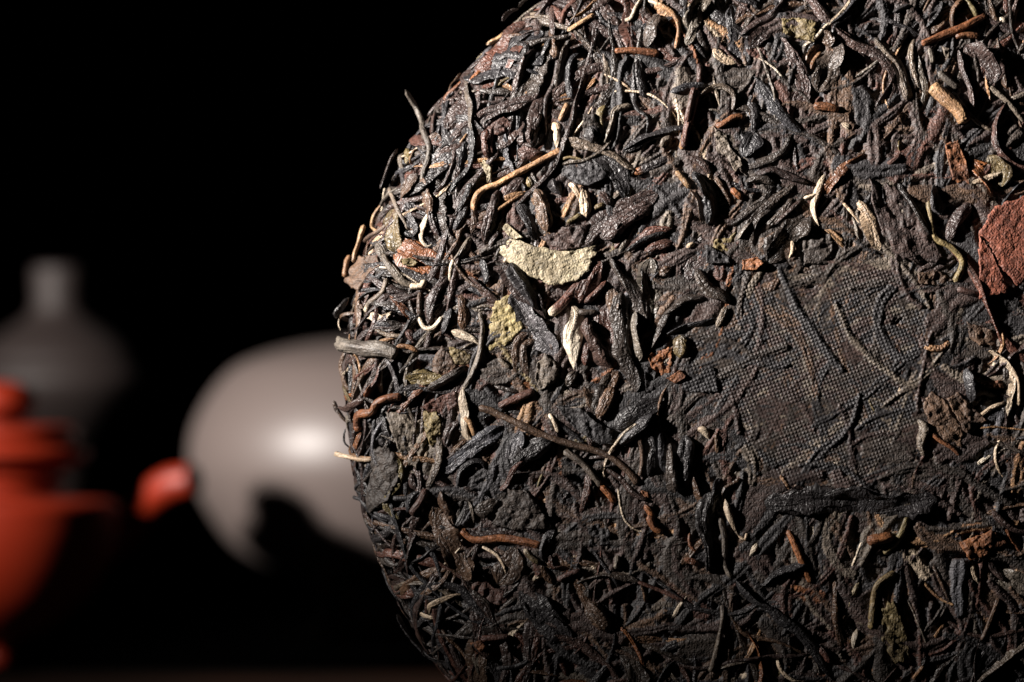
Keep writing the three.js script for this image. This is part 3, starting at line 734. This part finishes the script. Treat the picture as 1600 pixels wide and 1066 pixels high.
P s w 30 : 740 600 740 760 770 900
P b p 25 : 840 820 825 870 820 915
P m t 16 : 1140 980 1110 1020 1090 1050
K m c 60 : 540 355 700 290 880 220 1050 120
K m c 50 : 800 300 900 290 1000 300
K s x 68 : 180 310 260 400 350 490 400 600 430 800
K s x 40 : 490 310 460 430 490 600 520 700
K s x 40 : 500 400 530 560 570 720 540 880
K m tt 105 : 610 690 720 780 830 880 880 980
K m x 52 : 670 580 760 650 830 700
K m x 40 : 600 390 615 450 630 510
K l u 145 : 880 370 1000 460 1100 570 1110 660
K s w 50 : 1120 400 1150 540 1200 700
K s w 30 : 1140 300 1150 420 1210 570 1250 770
K m x 42 : 1070 690 1200 800 1300 900 1351 960
K s u 60 : 830 400 860 560 920 720 930 900
K s w 50 : 780 240 780 100 860 0
K s w 45 : 620 270 670 220 720 170
K s k 45 : 700 20 670 110 570 230
K m o 40 : 880 0 940 80 980 140
K l w 90 : 410 880 410 930 400 980
K m k 30 : 320 110 380 75 450 50
K l g 120 : 1180 60 1200 100 1210 140
K b p 36 : 1150 150 1180 165 1210 180
L l p 58 : 1070 240 1200 360 1250 460 1230 600 1190 780
L m p 34 : 1240 370 1290 480 1300 670
L m t 48 : 560 210 640 225 710 220 770 170
L m r 45 : 360 190 380 320 400 460
L m c 35 : 600 860 680 940 780 1000 840 1060
L s x 55 : 510 780 560 850 540 950 560 1060
L m p 40 : 400 490 380 545 360 600
L m w 40 : 250 370 300 430 370 490
L m t 35 : 230 360 130 410 40 460
L m o 30 : 110 560 160 680 210 750
L s k 100 : 890 380 910 500 940 640
Q m c 35 : 470 370 530 415 650 410 760 425 835 440
M s g 48 : 500 560 620 510 740 480 880 500 1000 550
M m r 30 : 980 540 1200 630 1351 690
M m r 45 : 360 530 450 480 540 450
M s w 100 : 600 690 670 790 750 930
M s k 70 : 340 140 270 250 250 380
M m op 42 : 100 285 160 350 230 400
M s w 50 : 230 400 270 480 320 560
M m x 50 : 830 330 825 385 810 440
M m c 50 : 1070 20 1110 110 1180 160
M s r 40 : 290 330 320 430 420 420
M s w 35 : 1010 560 1040 630 1050 700
Q b p 28 : 330 750 340 710 420 675 490 665
Q l w 85 : 345 260 400 400 470 530 510 600
Q l w 80 : 720 450 680 560 640 620
Q s w 22 : 420 550 370 620 290 670
Q s u 25 : 265 370 235 480 235 570
Q s g 50 : 640 235 600 260 530 285
Q l b 50 : 185 750 240 850 320 920 420 980
Q m r 28 : 560 865 625 860 690 855
Q m k 22 : 780 960 720 990 630 1000
S m p 20 : 540 0 510 50 480 115 430 120
S m tp 25 : 575 5 660 40 720 90 750 170 730 280
S s g 80 : 640 90 590 150 570 270
S s x 60 : 880 0 830 90 820 190 790 260
S m c 38 : 390 290 500 290 640 300
S s k 35 : 500 350 490 500 520 610 580 660 570 760
S s k 50 : 530 330 540 450 570 550
S s k 38 : 700 520 790 490 900 480
S m r 35 : 860 360 862 420 860 470
S m r 40 : 770 830 800 690 850 500
S s k 35 : 440 840 570 770 700 730 830 710
S b o 34 : 340 590 312 650 330 720
S s x 35 : 340 800 380 690 400 620 490 590
N l x 85 : 260 0 140 80 100 190 90 250
N s u 60 : 830 0 720 140 600 190 480 290
N l u 90 : 780 310 880 450 960 600 980 720 900 830
N l g 165 : 1260 330 1180 500 1130 640 1090 730
N l p 60 : 270 390 340 470 450 500
N s k 70 : 570 600 680 720 760 850 850 950 960 1060
N m r 45 : 120 700 90 850 60 980
N s x 45 : 160 770 260 700 360 700 430 760 420 870
N m c 48 : 520 930 440 920 350 980 290 1000
N s k 55 : 560 800 600 900 590 1060
N s w 50 : 1100 360 1030 420 1000 520
N m t 30 : 1110 420 1050 490 1030 560
N l w 70 : 1060 250 1150 310 1180 380
N m c 65 : 1050 840 1150 850 1250 870
N b p 40 : 1270 970 1310 1000 1351 1030
N s k 60 : 440 0 560 20 650 80
N s k 40 : 1351 140 1230 200 1190 290
N l u 90 : 560 380 640 300 720 260
`.trim().split('\n').map((line) => {
  const [head, tail] = line.split(':'), [t, kind, tone, w] = head.trim().split(/\s+/), [ox, oy, k] = TILES[t], v = tail.trim().split(/\s+/).map(Number), pts = [];
  for (let i = 0; i < v.length; i += 2) pts.push(pixel(ox + v[i] / k, oy + v[i + 1] / k));
  return { kind, tone: tone[0], tip: tone[1], width: Number(w) / k * 0.1 / 765 * (kind === 'q' ? 1 : kind === 'm' ? 1.05 : 1.18), pts };
});

// ---------------------------------------------------------------- strands laid at random over the whole cake, lower ones first
const X0 = -0.125, X1 = 0.062, Y0 = -0.082, Y1 = 0.094;         // the part of the disc that shows, with a margin
function spot(near) {
  for (;;) {
    const f = rr(0, 2 * Math.PI), s = Math.sqrt(rnd()) * 0.118, a = s * Math.cos(f), b = s * Math.sin(f), inside = a > X0 && a < X1 && b > Y0 && b < Y1;
    if (inside === near) return [a, b];
  }
}
// where the traced pieces will lie, so that the strands at random stay low there
const MASK = new Uint8Array(GN * GN);
for (const t of TRACED) {
  if (t.kind === 'q') {
    const P = t.pts, lo = [Math.min(...P.map((p) => p[0])), Math.min(...P.map((p) => p[1]))], hi = [Math.max(...P.map((p) => p[0])), Math.max(...P.map((p) => p[1]))];
    for (let b = lo[1]; b <= hi[1]; b += CELL) for (let a = lo[0]; a <= hi[0]; a += CELL) {
      let inside = false; for (let i = 0, j = P.length - 1; i < P.length; j = i++) if ((P[i][1] > b) !== (P[j][1] > b) && a < (P[j][0] - P[i][0]) * (b - P[i][1]) / (P[j][1] - P[i][1]) + P[i][0]) inside = !inside;
      if (inside) MASK[gi(b) * GN + gi(a)] = 1;
    }
  } else for (const p of resample(t.pts, CELL)) { const w = t.width / 2; for (let x = -w; x <= w; x += CELL) for (let y = -w; y <= w; y += CELL) MASK[gi(p[1] + y) * GN + gi(p[0] + x)] = 1; }
}
const taken = (path) => { let n = 0; for (const p of path) n += MASK[gi(p[1]) * GN + gi(p[0])]; return n / path.length; };
const plain = [], woven = [];
function scatter(count, near, gen, opt = {}) {
  for (let k = 0; k < count; k++) {
    let best = null, low = 1e9;
    for (let c = 0; c < (near ? opt.tries ?? 5 : 1); c++) {
      const [a, b] = spot(near), g = gen(), path = wander(a, b, g.L, g.curl); let m = 0; for (const p of path) m += ground(p[0], p[1]) / top(p[0], p[1]); m /= path.length;
      if (m < low) { low = m; best = { ...g, path }; }
    }
    if (near && opt.limit && low > opt.limit) continue;
    { const c = best.path[best.path.length >> 1]; if (near && Math.max(printed(c[0], c[1]), printed(best.path[0][0], best.path[0][1]), printed(...best.path[best.path.length - 1].slice(0, 2))) > 0.3 && rnd() < 0.97) continue; }
    const rimmed = Math.hypot(best.path[best.path.length >> 1][0], best.path[best.path.length >> 1][1]) > 0.076 && near;
    if (rimmed && rnd() < 0.45) continue;
    const under = rimmed && !opt.over ? 0.25 : opt.over ? opt.under : taken(best.path) > 0.25 ? 0.30 : opt.under ?? 0.78;
    const mid = best.path[best.path.length >> 1], pr = printed(mid[0], mid[1]);
    const tone = best.tone ?? pick();
    const width = best.width * (pr > 0.5 ? 1.8 : 1), kind = pr > 0.5 && best.kind === 's' ? 'l' : best.kind;
    const g = strand(kind, tone, width, best.path, { step: near ? best.step ?? 0.001 : 0.002, ring: near ? best.ring : 7, dive: [rr(0, 0.0010), rr(0, 0.0010)], sink: 0.85, under, cup: pr > 0.5 ? 0.2 : 1 });
    (pr > 0.5 ? woven : plain).push(g);
  }
}
const common = () => { const q = rnd(); return q < 0.70 ? { kind: 's', width: rr(0.0009, 0.0024), L: rr(0.020, 0.055), curl: 85 } : q < 0.80 ? { kind: 'l', width: rr(0.0028, 0.0060), L: rr(0.012, 0.026), curl: 45 } : q < 0.95 ? { kind: 'm', width: rr(0.0006, 0.0012), L: rr(0.012, 0.034), curl: 110 } : { kind: 'b', width: rr(0.0010, 0.0018), L: rr(0.007, 0.014), curl: 120 }; };
reseed(11);
scatter(900, true, common);
scatter(520, false, common);
// the traced ones over these
reseed(77);
const NAME = { s: 'tea_leaf', l: 'flat_leaf', m: 'stem', b: 'leaf_bud', q: 'leaf_fragment' };
const MAT = { s: leafMat, l: leafMat, m: stemMat, b: stemMat, q: patchMat };
for (const t of TRACED) {
  let a = 0, b = 0; for (const p of t.pts) { a += p[0] / t.pts.length; b += p[1] / t.pts.length; }
  const pale = 'pytosn'.includes(t.tone), wv = printed(a, b) > 0.5;
  const g = t.kind === 'q' ? fragment(t.tone, t.pts, { proud: t.tone === 's' || t.tone === 'y' ? 0.0004 : 0, crumple: t.tone === 's' ? 0.0002 : t.tone === 'y' ? 0.0004 : 0.0005 })
    : strand(t.kind, t.tone, t.width, t.pts, { tip: t.tip, proud: wv ? -0.0003 : pale || t.kind === 'm' ? 0.0013 : 0.0006, dive: [rr(0, 0.0005), rr(0, 0.0005)], sink: wv ? 0.6 : 0.95, step: 0.00065 });
  const o = mesh(NAME[t.kind], g, wv ? printMat : MAT[t.kind], cake);
  if (t.tone === 's') o.userData.label = 'thick rusty red piece of leaf';
  if (t.tone === 'y') o.userData.label = 'pale yellow crumpled piece of leaf';
}
// fine curled tips and stalks, pale and tan, lying uppermost
reseed(909);
const fine = () => { const q = rnd(), tone = 'ptxxwtpcx'[Math.floor(rnd() * 9)]; return q < 0.55 ? { kind: 'm', tone, width: rr(0.0004, 0.0009), L: rr(0.006, 0.018), curl: 170, step: 0.0006, ring: 8 } : { kind: 'b', tone, width: rr(0.0007, 0.0013), L: rr(0.004, 0.010), curl: 150, step: 0.0005, ring: 9 }; };
scatter(130, true, fine, { tries: 2, under: 1.02, over: true });
// small bits in the low places
reseed(303);
const bits = () => { const q = rnd(); return q < 0.6 ? { kind: 's', width: rr(0.0008, 0.0018), L: rr(0.004, 0.012), curl: 110, step: 0.0008, ring: 8 } : q < 0.85 ? { kind: 'm', width: rr(0.0005, 0.0010), L: rr(0.005, 0.014), curl: 110, step: 0.0008, ring: 7 } : { kind: 'l', width: rr(0.0015, 0.003), L: rr(0.003, 0.007), curl: 60, step: 0.0007 }; };
scatter(600, true, bits, { tries: 8, limit: 0.6, under: 0.7 });
const mass = mesh('leaf_mass', mergeGeometries(plain), leafMat, cake); mass.userData.kind = 'stuff';
if (woven.length) mesh('cloth_printed_leaf_mass', mergeGeometries(woven), printMat, cake).userData.kind = 'stuff';
{ let n = 0; scene.traverse((o) => { if (o.isMesh) n += (o.geometry.index ? o.geometry.index.count : o.geometry.attributes.position.count) / 3; }); console.log('triangles', Math.round(n), 'woven', woven.length, 'plain', plain.length); }

renderer.render(scene, camera);
